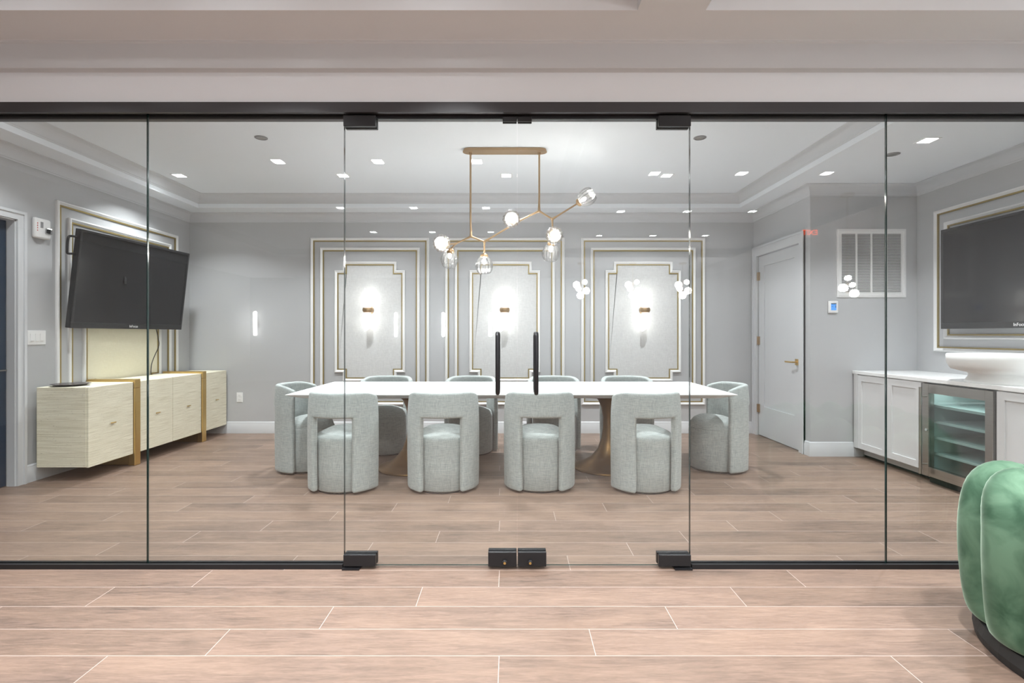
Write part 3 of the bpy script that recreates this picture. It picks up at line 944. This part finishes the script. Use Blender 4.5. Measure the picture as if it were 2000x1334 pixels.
chairs = [((-1.335, 4.208, 0), -6, 'grey-green tub chair seen from behind, front row nearest the sideboard'),
          ((-0.547, 4.218, 0), 3, 'grey-green tub chair seen from behind, front row just left of the door handles'),
          ((0.225, 4.235, 0), 0, 'grey-green tub chair seen from behind, front row below the right door handle'),
          ((1.065, 4.205, 0), 7, 'grey-green tub chair seen from behind, front row nearest the counter'),
          ((-1.868, 4.80, 0), -90, 'pale tub chair at the table end nearest the sideboard'),
          ((1.872, 4.80, 0), 90, 'grey-green tub chair at the table end nearest the grey door'),
          ((-1.315, 5.46, 0), 180, 'tub chair on the far side of the table, nearest the sideboard'),
          ((-0.43, 5.46, 0), 174, 'tub chair on the far side of the table, left of centre'),
          ((0.445, 5.46, 0), 180, 'tub chair on the far side of the table, right of centre'),
          ((1.215, 5.46, 0), 180, 'tub chair on the far side of the table, nearest the grey door')]
c0 = make_chair(chairs[0][2], chairs[0][0], R(chairs[0][1]))
for loc, a, lab in chairs[1:]: dup(c0, loc, R(a), lab, 'upholstered tub chairs around the table')

# ------------------------------------------------------------------ sideboard on the left
SX0, SX1, SZ0, SZ1 = -3.955, -3.522, 0.115, 0.782
SB = thing('raffia_sideboard', 'long ivory textured sideboard with two brass bands under the wall screen', 'sideboard', (-3.74, 5.4, 0))
for a, b in ((4.347, 4.863), (4.941, 5.928), (6.006, 6.455)):
    bm = bbox_bm(SX0, SX1 - 0.020, a, b, SZ0, SZ1, 0.003, 1)
    finish('cabinet_body', bm, M['raffia'], SB)
for a, b in ((4.347, 4.863), (4.941, 5.433), (5.436, 5.928), (6.006, 6.455)):
    bm = bbox_bm(SX1 - 0.019, SX1, a + 0.001, b - 0.001, SZ0 - 0.002, SZ1 - 0.002, 0.002, 1)
    d = finish('cabinet_door', bm, M['raffia'], SB)
    yc = (a + b) / 2
    bm = bmesh.new(); tube(bm, [(SX1 + 0.014, yc - 0.028, 0.447), (SX1 + 0.014, yc + 0.028, 0.447)], 0.005, 10)
    tube(bm, [(SX1 - 0.001, yc, 0.447), (SX1 + 0.014, yc, 0.447)], 0.004, 8)
    bmesh.ops.transform(bm, matrix=SB.matrix_basis.inverted(), verts=bm.verts[:])
    finish('pull_bar', bm, M['brass'], d, world=False)['label'] = 'small brass pull bar'
for a, b in ((4.865, 4.939), (5.930, 6.004)):
    bm = bmesh.new()
    box(bm, SX0 - 0.01, SX1 + 0.016, a, b, SZ1 - 0.06, SZ1 + 0.022)
    box(bm, SX1 - 0.05, SX1 + 0.016, a, b, 0.001, SZ1 - 0.06)
    box(bm, SX0 - 0.01, SX1 - 0.05, a + 0.02, b - 0.02, 0.001, 0.16)
    finish('brass_band', bm, M['brass'], SB, bevel=0.006)
bm = bmesh.new()
lathe(bm, [(0.06, 0.0), (0.10, 0.004), (0.135, 0.014), (0.139, 0.018), (0.132, 0.018), (0.09, 0.009), (0, 0.007)], 36, (0, 0, 0), mod=lambda t, h: 1 + 0.03 * math.sin(3 * t) + 0.02 * math.sin(7 * t + 1))
pl = finish('shallow_dish', bm, M['marble'], smooth=True)
pl.location = (-3.80, 4.50, SZ1 + 0.0005)
tag(pl, 'dark mottled shallow dish lying on the near end of the sideboard', 'dish')

# ------------------------------------------------------------------ wall screens
def wall_screen(label, bl, u, v, w, h, name):
    u = Vector(u).normalized(); v = Vector(v); v = (v - u * v.dot(u)).normalized()
    y = v.cross(u)
    mat = Matrix(((u.x, y.x, v.x, bl[0]), (u.y, y.y, v.y, bl[1]), (u.z, y.z, v.z, bl[2]), (0, 0, 0, 1)))
    o = bpy.data.objects.new(name, None); COL.objects.link(o); o.matrix_basis = mat
    o['label'] = label; o['category'] = 'screen'; o['group'] = 'wall-mounted screens'
    b = 0.022; bb = 0.052
    bm = bmesh.new()
    box(bm, 0, w, 0.004, 0.045, 0, h)
    finish('housing', bm, M['bezel'], o, world=False, bevel=0.003)
    bm = bmesh.new()
    box(bm, 0, w, -0.008, 0.004, 0, bb); box(bm, 0, w, -0.008, 0.004, h - b, h)
    box(bm, 0, b, -0.008, 0.004, bb, h - b); box(bm, w - b, w, -0.008, 0.004, bb, h - b)
    bz = finish('bezel', bm, M['bezel'], o, world=False, bevel=0.002)
    bm = bmesh.new(); box(bm, b, w - b, -0.002, 0.0042, bb, h - b)
    finish('display', bm, M['screen'], o, world=False)
    text_mesh('maker_mark', 'InFocus', 0.036, M['logo'], bz, (w / 2, -0.0088, bb / 2), (R(90), 0, 0))
    return o
TV1 = wall_screen('large black screen tilted forward above the ivory sideboard', (-3.872, 4.577, 1.28), (0.080, 1.411, 0), (0.1, 0, 0.87), 1.413, 0.876, 'wall_screen')
bm = bmesh.new()
tube(bm, smooth_pts([(0.006, 0.030, 0.80), (-0.045, 0.045, 0.797), (-0.062, 0.045, 0.765), (-0.058, 0.045, 0.67), (-0.045, 0.045, 0.645), (0.006, 0.030, 0.655)], 4), 0.010, 8)
finish('side_handle', bm, M['bezel'], TV1, world=False, auto=60)
bm = bmesh.new(); box(bm, 0.50, 0.54, 0.045, 0.085, 0.10, 0.78); box(bm, 0.86, 0.90, 0.045, 0.085, 0.10, 0.78)
finish('mount_rail', bm, M['bezel'], TV1, world=False)
wb = bmesh.new(); box(wb, XL + 0.006, XL + 0.05, 5.05, 5.55, 1.45, 2.0)
box(wb, XL + 0.05, XL + 0.215, 5.10, 5.13, 1.72, 1.80); box(wb, XL + 0.05, XL + 0.225, 5.46, 5.49, 1.72, 1.80)
bmesh.ops.transform(wb, matrix=TV1.matrix_basis.inverted(), verts=wb.verts[:])
finish('wall_bracket', wb, M['bezel'], TV1, world=False)
TV2 = wall_screen('large black screen above the white counter with the fridge', (3.95, 4.796, 1.274), (0, -1, 0), (0, 0, 1), 1.50, 0.906, 'wall_screen')
wb = bmesh.new(); box(wb, 3.99, XR2 - 0.005, 3.80, 4.30, 1.50, 1.95)
bmesh.ops.transform(wb, matrix=TV2.matrix_basis.inverted(), verts=wb.verts[:])
finish('wall_bracket', wb, M['bezel'], TV2, world=False)
bm = bmesh.new()
tube(bm, smooth_pts([(-3.90, 5.73, 1.29), (-3.90, 5.76, 1.20), (-3.91, 5.79, 1.10), (-3.93, 5.745, 0.98), (-3.965, 5.75, 0.88), (-3.972, 5.75, 0.72)], 6), 0.0045, 8)
bmesh.ops.transform(bm, matrix=TV1.matrix_basis.inverted(), verts=bm.verts[:])
finish('power_cord', bm, M['cord'], TV1, world=False, smooth=True)

# ------------------------------------------------------------------ small wall devices
al = thing('alarm_strobe', 'white alarm with strobe window high on the wall by the navy door', 'alarm', (XL, 4.415, 2.116))
bm = bbox_bm(XL, XL + 0.042, 4.340, 4.490, 2.030, 2.202, 0.018, 4)
finish('housing', bm, M['white'], al, auto=50)
bm = bbox_bm(XL + 0.040, XL + 0.060, 4.425, 4.480, 2.075, 2.125, 0.006, 2)
finish('strobe_lens', bm, M['lampglass'], al)
bm = bmesh.new(); box(bm, XL + 0.041, XL + 0.050, 4.432, 4.473, 2.083, 2.117)
finish('strobe_reflector', bm, M['chrome'], al)
bm = bmesh.new()
for z in (2.09, 2.11, 2.13, 2.15): box(bm, XL + 0.0415, XL + 0.0435, 4.354, 4.361, z, z + 0.008)
finish('indicator_text', bm, M['red'], al)
bm = bmesh.new(); box(bm, XL + 0.0415, XL + 0.044, 4.385, 4.41, 2.12, 2.17)
finish('sounder_grille', bm, M['grey'], al)

sw = thing('light_switch', 'white triple light switch plate beside the navy door', 'switch', (XL, 4.390, 1.197))
bm = bbox_bm(XL, XL + 0.007, 4.305, 4.475, 1.137, 1.257, 0.003, 2); finish('cover_plate', bm, M['white'], sw)
for y in (4.344, 4.390, 4.436):
    bm = bmesh.new(); box(bm, XL + 0.006, XL + 0.010, y - 0.016, y + 0.016, 1.164, 1.230); box(bm, XL + 0.010, XL + 0.013, y - 0.013, y + 0.013, 1.168, 1.178)
    finish('rocker', bm, M['white'], sw, bevel=0.001)

ou = thing('power_outlet', 'white power outlet low on the back wall beside the sideboard', 'outlet', (-3.37, YB, 0.445))
bm = bbox_bm(-3.408, -3.332, YB - 0.006, YB, 0.385, 0.505, 0.002, 2); finish('cover_plate', bm, M['white'], ou)
for z in (0.418, 0.472):
    bm = bmesh.new(); box(bm, -3.387, -3.353, YB - 0.009, YB - 0.005, z - 0.016, z + 0.016); r_ = finish('receptacle', bm, M['white'], ou, bevel=0.002)
    bm = bmesh.new()
    for x in (-3.377, -3.364): box(bm, x - 0.0012, x + 0.0012, YB - 0.0095, YB - 0.0088, z - 0.006, z + 0.006)
    bmesh.ops.transform(bm, matrix=ou.matrix_basis.inverted(), verts=bm.verts[:])
    finish('slot', bm, M['grey'], r_, world=False)

th = thing('thermostat', 'small white thermostat with blue display below the return grille', 'thermostat', (3.224, YJ, 1.50))
bm = bbox_bm(3.176, 3.272, YJ - 0.024, YJ, 1.440, 1.560, 0.008, 3); finish('housing', bm, M['white'], th, auto=50)
bm = bmesh.new(); box(bm, 3.198, 3.250, YJ - 0.026, YJ - 0.0235, 1.466, 1.536); s_ = finish('display', bm, M['lcd'], th); s_['label'] = 'lit blue display'
bm = bmesh.new(); box(bm, 3.198, 3.250, YJ - 0.0267, YJ - 0.0262, 1.526, 1.536); box(bm, 3.203, 3.217, YJ - 0.0267, YJ - 0.0262, 1.503, 1.506)
box(bm, 3.240, 3.246, YJ - 0.0267, YJ - 0.0262, 1.490, 1.515)
finish('display_digits', bm, M['lcddark'], th)

gr = thing('return_air_grille', 'large square white return grille with horizontal louvres', 'vent', (3.612, YJ, 1.94))
bm = bmesh.new()
gx0, gx1, gz0, gz1 = 3.266, 3.958, 1.597, 2.281
fw = 0.047
for a in ((gx0, gx1, gz0, gz0 + fw), (gx0, gx1, gz1 - fw, gz1), (gx0, gx0 + fw, gz0 + fw, gz1 - fw), (gx1 - fw, gx1, gz0 + fw, gz1 - fw)):
    box(bm, a[0], a[1], YJ - 0.012, YJ, a[2], a[3])
for k in (1, 2, 3):
    x = gx0 + fw + (gx1 - gx0 - 2 * fw) * k / 4; box(bm, x - 0.008, x + 0.008, YJ - 0.012, YJ, gz0 + fw, gz1 - fw)
e = 0.012
sweep(bm, [(gx0 + e, gz0 + e), (gx0 + e, gz1 - e), (gx1 - e, gz1 - e), (gx1 - e, gz0 + e)], [(0, 0.012), (0.002, 0.016), (0.01, 0.016), (0.012, 0.012)], True, lambda u, v, h: (u, YJ - h, v))
finish('grille_frame', bm, M['white'], gr)
bm = bmesh.new(); n = 46
for i in range(n):
    z = gz0 + fw + (gz1 - gz0 - 2 * fw) * (i + 0.5) / n
    v = [bm.verts.new(p) for p in ((gx0 + fw, YJ - 0.010, z - 0.0045), (gx1 - fw, YJ - 0.010, z - 0.0045), (gx1 - fw, YJ - 0.003, z), (gx0 + fw, YJ - 0.003, z),
                                   (gx0 + fw, YJ - 0.010, z - 0.0037), (gx1 - fw, YJ - 0.010, z - 0.0037), (gx1 - fw, YJ - 0.003, z + 0.0008), (gx0 + fw, YJ - 0.003, z + 0.0008))]
    for f in ((0, 1, 2, 3), (7, 6, 5, 4), (0, 4, 5, 1), (3, 2, 6, 7)): bm.faces.new([v[q] for q in f])
lo = finish('louvres', bm, M['white'], gr)
bm = bmesh.new(); box(bm, gx0 + fw, gx1 - fw, YJ - 0.002, YJ - 0.0005, gz0 + fw, gz1 - fw)
finish('dark_backing', bm, M['grey'], gr)  # dark sheet added behind the louvres to darken their gaps

# ------------------------------------------------------------------ counter run on the right
CF = 3.447           # cabinet face
CZ = 0.862
def shaker(bm, y0, y1, z0, z1, rail=0.057):
    x0, x1 = CF - 0.019, CF
    box(bm, x0, x1, y0, y0 + rail, z0, z1); box(bm, x0, x1, y1 - rail, y1, z0, z1)
    box(bm, x0, x1, y0 + rail, y1 - rail, z0, z0 + rail); box(bm, x0, x1, y0 + rail, y1 - rail, z1 - rail, z1)
    box(bm, x0 + 0.010, x1, y0 + rail, y1 - rail, z0 + rail, z1 - rail)
def base_cabinet(y0, y1, doors, label, fill=None):
    t = thing('base_cabinet', label, 'cabinet', ((CF + XR2) / 2, (y0 + y1) / 2, 0), 0, 'white shaker base cabinets under the counter')
    bm = bmesh.new(); box(bm, CF, XR2 - 0.002, y0, y1, 0.098, 0.829)
    if fill: box(bm, CF - 0.019, CF, fill[0], fill[1], 0.098, 0.829)
    finish('cabinet_body', bm, M['cabinet'], t)
    bm = bmesh.new(); box(bm, 3.53, XR2 - 0.002, y0, y1, 0.022, 0.098)
    finish('toe_kick', bm, M['cabinet'], t)
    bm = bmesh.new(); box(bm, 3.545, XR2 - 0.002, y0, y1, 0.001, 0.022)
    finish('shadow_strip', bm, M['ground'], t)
    for a, b in doors:
        bm = bmesh.new(); shaker(bm, a, b, 0.100, 0.822); finish('cabinet_door', bm, M['cabinet'], t)
base_cabinet(4.362, 5.232, [(4.772, 5.175), (4.372, 4.767)], 'white two-door base cabinet between the short wall and the fridge', (5.178, 5.232))
base_cabinet(2.86, 3.698, [(3.283, 3.690), (2.87, 3.278)], 'white base cabinet between the fridge and the glass, partly behind the green chair')
bm = bbox_bm(3.423, XR2 - 0.002, 2.86, 5.248, 0.830, CZ, 0.003, 2)
tag(finish('countertop', bm, M['counter']), 'long white countertop along the right wall', 'countertop')

FR = thing('beverage_fridge', 'stainless undercounter drinks fridge with a glass door', 'fridge', (3.7, 4.03, 0))
fy0, fy1, fz0, fz1 = 3.706, 4.350, 0.062, 0.818
bm = bmesh.new()
box(bm, CF + 0.025, XR2 - 0.03, fy0, fy0 + 0.035, 0.05, 0.822); box(bm, CF + 0.025, XR2 - 0.03, fy1 - 0.035, fy1, 0.05, 0.822)
box(bm, CF + 0.025, XR2 - 0.03, fy0 + 0.035, fy1 - 0.035, 0.787, 0.822); box(bm, CF + 0.025, XR2 - 0.03, fy0 + 0.035, fy1 - 0.035, 0.05, 0.10)
box(bm, XR2 - 0.06, XR2 - 0.03, fy0 + 0.035, fy1 - 0.035, 0.10, 0.787)
finish('fridge_body', bm, M['fridge'], FR)
bm = bmesh.new(); box(bm, CF + 0.03, XR2 - 0.03, fy0 + 0.01, fy1 - 0.01, 0.001, 0.05)
finish('toe_grille', bm, M['ground'], FR)
bm = bmesh.new(); fx0, fx1 = CF - 0.028, CF + 0.022
w_ = 0.066
box(bm, fx0, fx1, fy0 + 0.004, fy0 + w_, fz0, fz1); box(bm, fx0, fx1, fy1 - w_, fy1 - 0.004, fz0, fz1)
box(bm, fx0, fx1, fy0 + w_, fy1 - w_, fz0, fz0 + 0.075); box(bm, fx0, fx1, fy0 + w_, fy1 - w_, fz1 - 0.075, fz1)
dr = finish('door_frame', bm, M['steel'], FR, bevel=0.002)
bm = bmesh.new(); box(bm, fx0 + 0.012, fx0 + 0.020, fy0 + w_, fy1 - w_, fz0 + 0.075, fz1 - 0.075)
finish('door_glass', bm, M['fglass'], FR)
bm = bmesh.new(); box(bm, CF + 0.06, CF + 0.10, fy0 + 0.08, fy1 - 0.08, 0.780, 0.786)
finish('added_glow_strip', bm, M['fridgeglow'], FR)  # added glowing strip, put in to brighten the dark fridge interior
for z in (0.24, 0.37, 0.50, 0.63):
    bm = bmesh.new(); box(bm, CF + 0.05, XR2 - 0.07, fy0 + 0.036, fy1 - 0.036, z, z + 0.008)
    box(bm, CF + 0.04, CF + 0.05, fy0 + 0.036, fy1 - 0.036, z - 0.006, z + 0.014)
    finish('shelf', bm, M['fridge'], FR)
bm = bmesh.new(); hx_ = 3.367; hy = 4.302
tube(bm, [(hx_, hy, 0.078), (hx_, hy, 0.792)], 0.011, 14)
for z in (0.158, 0.714): tube(bm, [(hx_, hy, z), (fx0 + 0.001, hy - 0.0, z)], 0.006, 10)
finish('bar_handle', bm, M['steel'], FR, auto=50)
bm = bmesh.new(); lathe(bm, [(0.011, 0), (0.011, 0.012)], 16, (fx0 + 0.001, fy1 - w_ + 0.012, 0.44), axis=(-1, 0, 0))
finish('lock', bm, M['chrome'], FR, auto=50)

# pedestal bowl on the counter
BO = thing('pedestal_bowl', 'wide white plaster pedestal bowl standing on the countertop', 'bowl', (3.695, 3.885, CZ + 0.0005))
bm = bmesh.new()
ell = lambda t, h: math.sqrt(1.0 / ((math.cos(t) / 0.90) ** 2 + (math.sin(t) / 0.90) ** 2)) * (1 + 0.008 * math.sin(5 * t) + 0.006 * math.sin(9 * t + 2))
lathe(bm, [(0.285, 0.0), (0.275, 0.012), (0.255, 0.045), (0.252, 0.062), (0.265, 0.074), (0.305, 0.082), (0.368, 0.100), (0.390, 0.128), (0.400, 0.165), (0.402, 0.206),
           (0.395, 0.213), (0.375, 0.211), (0.355, 0.195), (0.33, 0.15), (0.26, 0.115), (0.0, 0.105)], 72, mod=ell)
finish('bowl_shell', bm, M['plaster'], BO, world=False, smooth=True)

# ------------------------------------------------------------------ green velvet armchair
GX, GY = 2.35, 1.85
VC = thing('velvet_armchair', 'round green velvet armchair with deep vertical channels in front of the glass', 'armchair', (GX, GY, 0))
NL = 14; a0 = R(158)
prof = [(0.520, 0.068), (0.548, 0.078), (0.564, 0.10), (0.576, 0.16), (0.586, 0.26), (0.592, 0.38), (0.590, 0.48), (0.580, 0.56), (0.560, 0.625), (0.525, 0.675), (0.475, 0.705), (0.42, 0.712),
        (0.365, 0.695), (0.325, 0.655), (0.305, 0.60), (0.298, 0.52), (0.296, 0.44), (0.294, 0.39)]
bm = bmesh.new(); n = NL * 14; rings = []
for k, (r_, z) in enumerate(prof):
    ring = []
    for i in range(n):
        t = 2 * PI * i / n
        # channels lean a little as they pass over the top
        lean = 0.55 * max(0.0, (k - 6) / 11.0)
        ph = (t - a0 + lean) * NL / 2
        s = abs(math.sin(ph)) ** 0.75
        dep = 0.085 * min(1, (k + 1.5) / 6)
        c_r = 0.44; dr_ = r_ - c_r
        # displace along the outward profile normal
        if k < 7: nr, nz = 1.0, 0.0
        elif k < 13:
            a_ = (k - 7) / 5 * PI / 2 * 1.3; nr, nz = math.cos(a_), math.sin(a_)
        else: nr, nz = -0.8, 0.2
        if k >= 13: dep *= 0.7
        dd = -(1 - s) * dep
        rr = r_ + dd * nr; zz = z + dd * nz
        # front of the seat (away from the camera side) is lower
        front = max(0.0, math.cos(t - R(60))) ** 2
        if z > 0.42: zz -= (zz - 0.42) * 0.35 * front
        ring.append(bm.verts.new((rr * math.cos(t), rr * math.sin(t), zz)))
    rings.append(ring)
for a, b in zip(rings, rings[1:]):
    for i in range(n):
        j = (i + 1) % n; bm.faces.new((a[i], a[j], b[j], b[i]))
bm.faces.new(rings[0][::-1])
sh = finish('channelled_shell', bm, M['velvet'], VC, world=False, smooth=True)
sb_ = sh.modifiers.new('smooth', 'SUBSURF'); sb_.levels = 1; sb_.render_levels = 1
bm = bmesh.new(); lathe(bm, [(0.285, 0.34), (0.292, 0.38), (0.28, 0.42), (0.24, 0.44), (0, 0.452)], 48)
finish('seat_cushion', bm, M['velvet'], VC, world=False, smooth=True)
bm = bmesh.new(); lathe(bm, [(0.535, 0.0005), (0.54, 0.03), (0.53, 0.069)], 64)
finish('plinth', bm, M['ground'], VC, world=False)  # black plinth, kept wide to stand in for the contact shadow too

# ------------------------------------------------------------------ the lounge behind the camera (seen reflected in the glass)
GP = 'globe cluster pendants of the lounge'
def pendant(x, y, lab, zc=ZS):
    t = thing('globe_pendant', lab, 'pendant lamp', (x, y, zc), 0, GP)
    bm = bmesh.new(); lathe(bm, [(0.075, 0), (0.075, -0.03), (0.01, -0.032)], 24); finish('canopy', bm, M['lampbrass'], t, world=False, auto=40)
    bm = bmesh.new(); tube(bm, [(0, 0, -0.03), (0, 0, -PLEN)], 0.006, 8)
    for p in GL: tube(bm, [(0, 0, max(p[2] + 0.02, -PLEN)), p[:3]], 0.005, 6)
    finish('rod', bm, M['lampbrass'], t, world=False)
    for x_, y_, z_, r_ in GL:
        bm = bmesh.new(); bmesh.ops.create_icosphere(bm, subdivisions=2, radius=r_, matrix=Matrix.Translation((x_, y_, z_)))
        finish('opal_globe', bm, M['globe'], t, world=False, smooth=True)
    return t
PLEN = 0.72
GL = [(0.08, 0, -0.40, 0.055), (-0.10, 0.03, -0.46, 0.075), (-0.04, -0.08, -0.53, 0.065), (0.11, 0, -0.58, 0.075), (-0.02, 0.05, -0.68, 0.078)]
PY = -5.4
p0 = pendant(1.45, PY, 'white globe cluster pendant mirrored left of the notched panel nearest the door')
dup(p0, (2.53, PY, ZS), 0, 'white globe cluster pendant mirrored beside the sconce nearest the door', GP)
dup(p0, (3.57, PY, ZS), 0, 'white globe cluster pendant mirrored on the glass door edge', GP)
GL = [(0.010, 0.0, -0.985, 0.034), (-0.045, 0, -1.10, 0.048), (0.075, -0.02, -1.063, 0.030), (0.070, 0.02, -1.165, 0.046)]
PLEN = 1.17
pendant(3.93, -0.63, 'small globe cluster pendant mirrored over the return grille', ZT)
GT = 'slim vertical wall lights of the lounge'
def wtube(x, y, z0, z1, lab, first=None):
    t = thing('slim_wall_light', lab, 'wall lamp', (x, y, z0), 0, GT)
    bm = bmesh.new(); tube(bm, [(0, 0, 0), (0, 0, 0.03), (0, 0, z1 - z0 - 0.03), (0, 0, z1 - z0)], [0.02, 0.045, 0.045, 0.02], 16)
    finish('light_tube', bm, M['wtube'], t, world=False, auto=50)
    bm = bmesh.new(); box(bm, -0.03, 0.03, -0.14, -0.04, (z1 - z0) / 2 - 0.05, (z1 - z0) / 2 + 0.05)
    finish('bracket', bm, M['lampbrass'], t, world=False)
    return t
w0 = wtube(-3.0, -8.06, 1.17, 1.80, 'slim white wall light mirrored beside the sconce nearest the sideboard')
dup(w0, (-1.77, -8.06, 1.17), 0, 'slim white wall light mirrored between two notched panels', GT)
dup(w0, (-0.55, -8.06, 1.17), 0, 'slim white wall light mirrored beside the middle sconce', GT)
dup(w0, (-6.65, -8.06, 1.20), 0, 'slim white wall light mirrored on the bare wall by the sideboard', GT)
EX = thing('exit_sign', 'small red exit sign mirrored in the glass over the grey door', 'sign', (4.02, -1.55, 2.40))
bm = bbox_bm(3.90, 4.14, -1.57, -1.55, 2.53, 2.66, 0.004, 1); ho = finish('housing', bm, M['white'], EX)
bm = bmesh.new(); box(bm, 4.0, 4.04, -1.57, -1.55, 2.66, 2.86); finish('bracket', bm, M['white'], EX)
text_mesh('lettering', 'EXIT', 0.10, M['exit'], EX, (0.0, 0.0008, 0.195), (R(90), 0, R(180)))
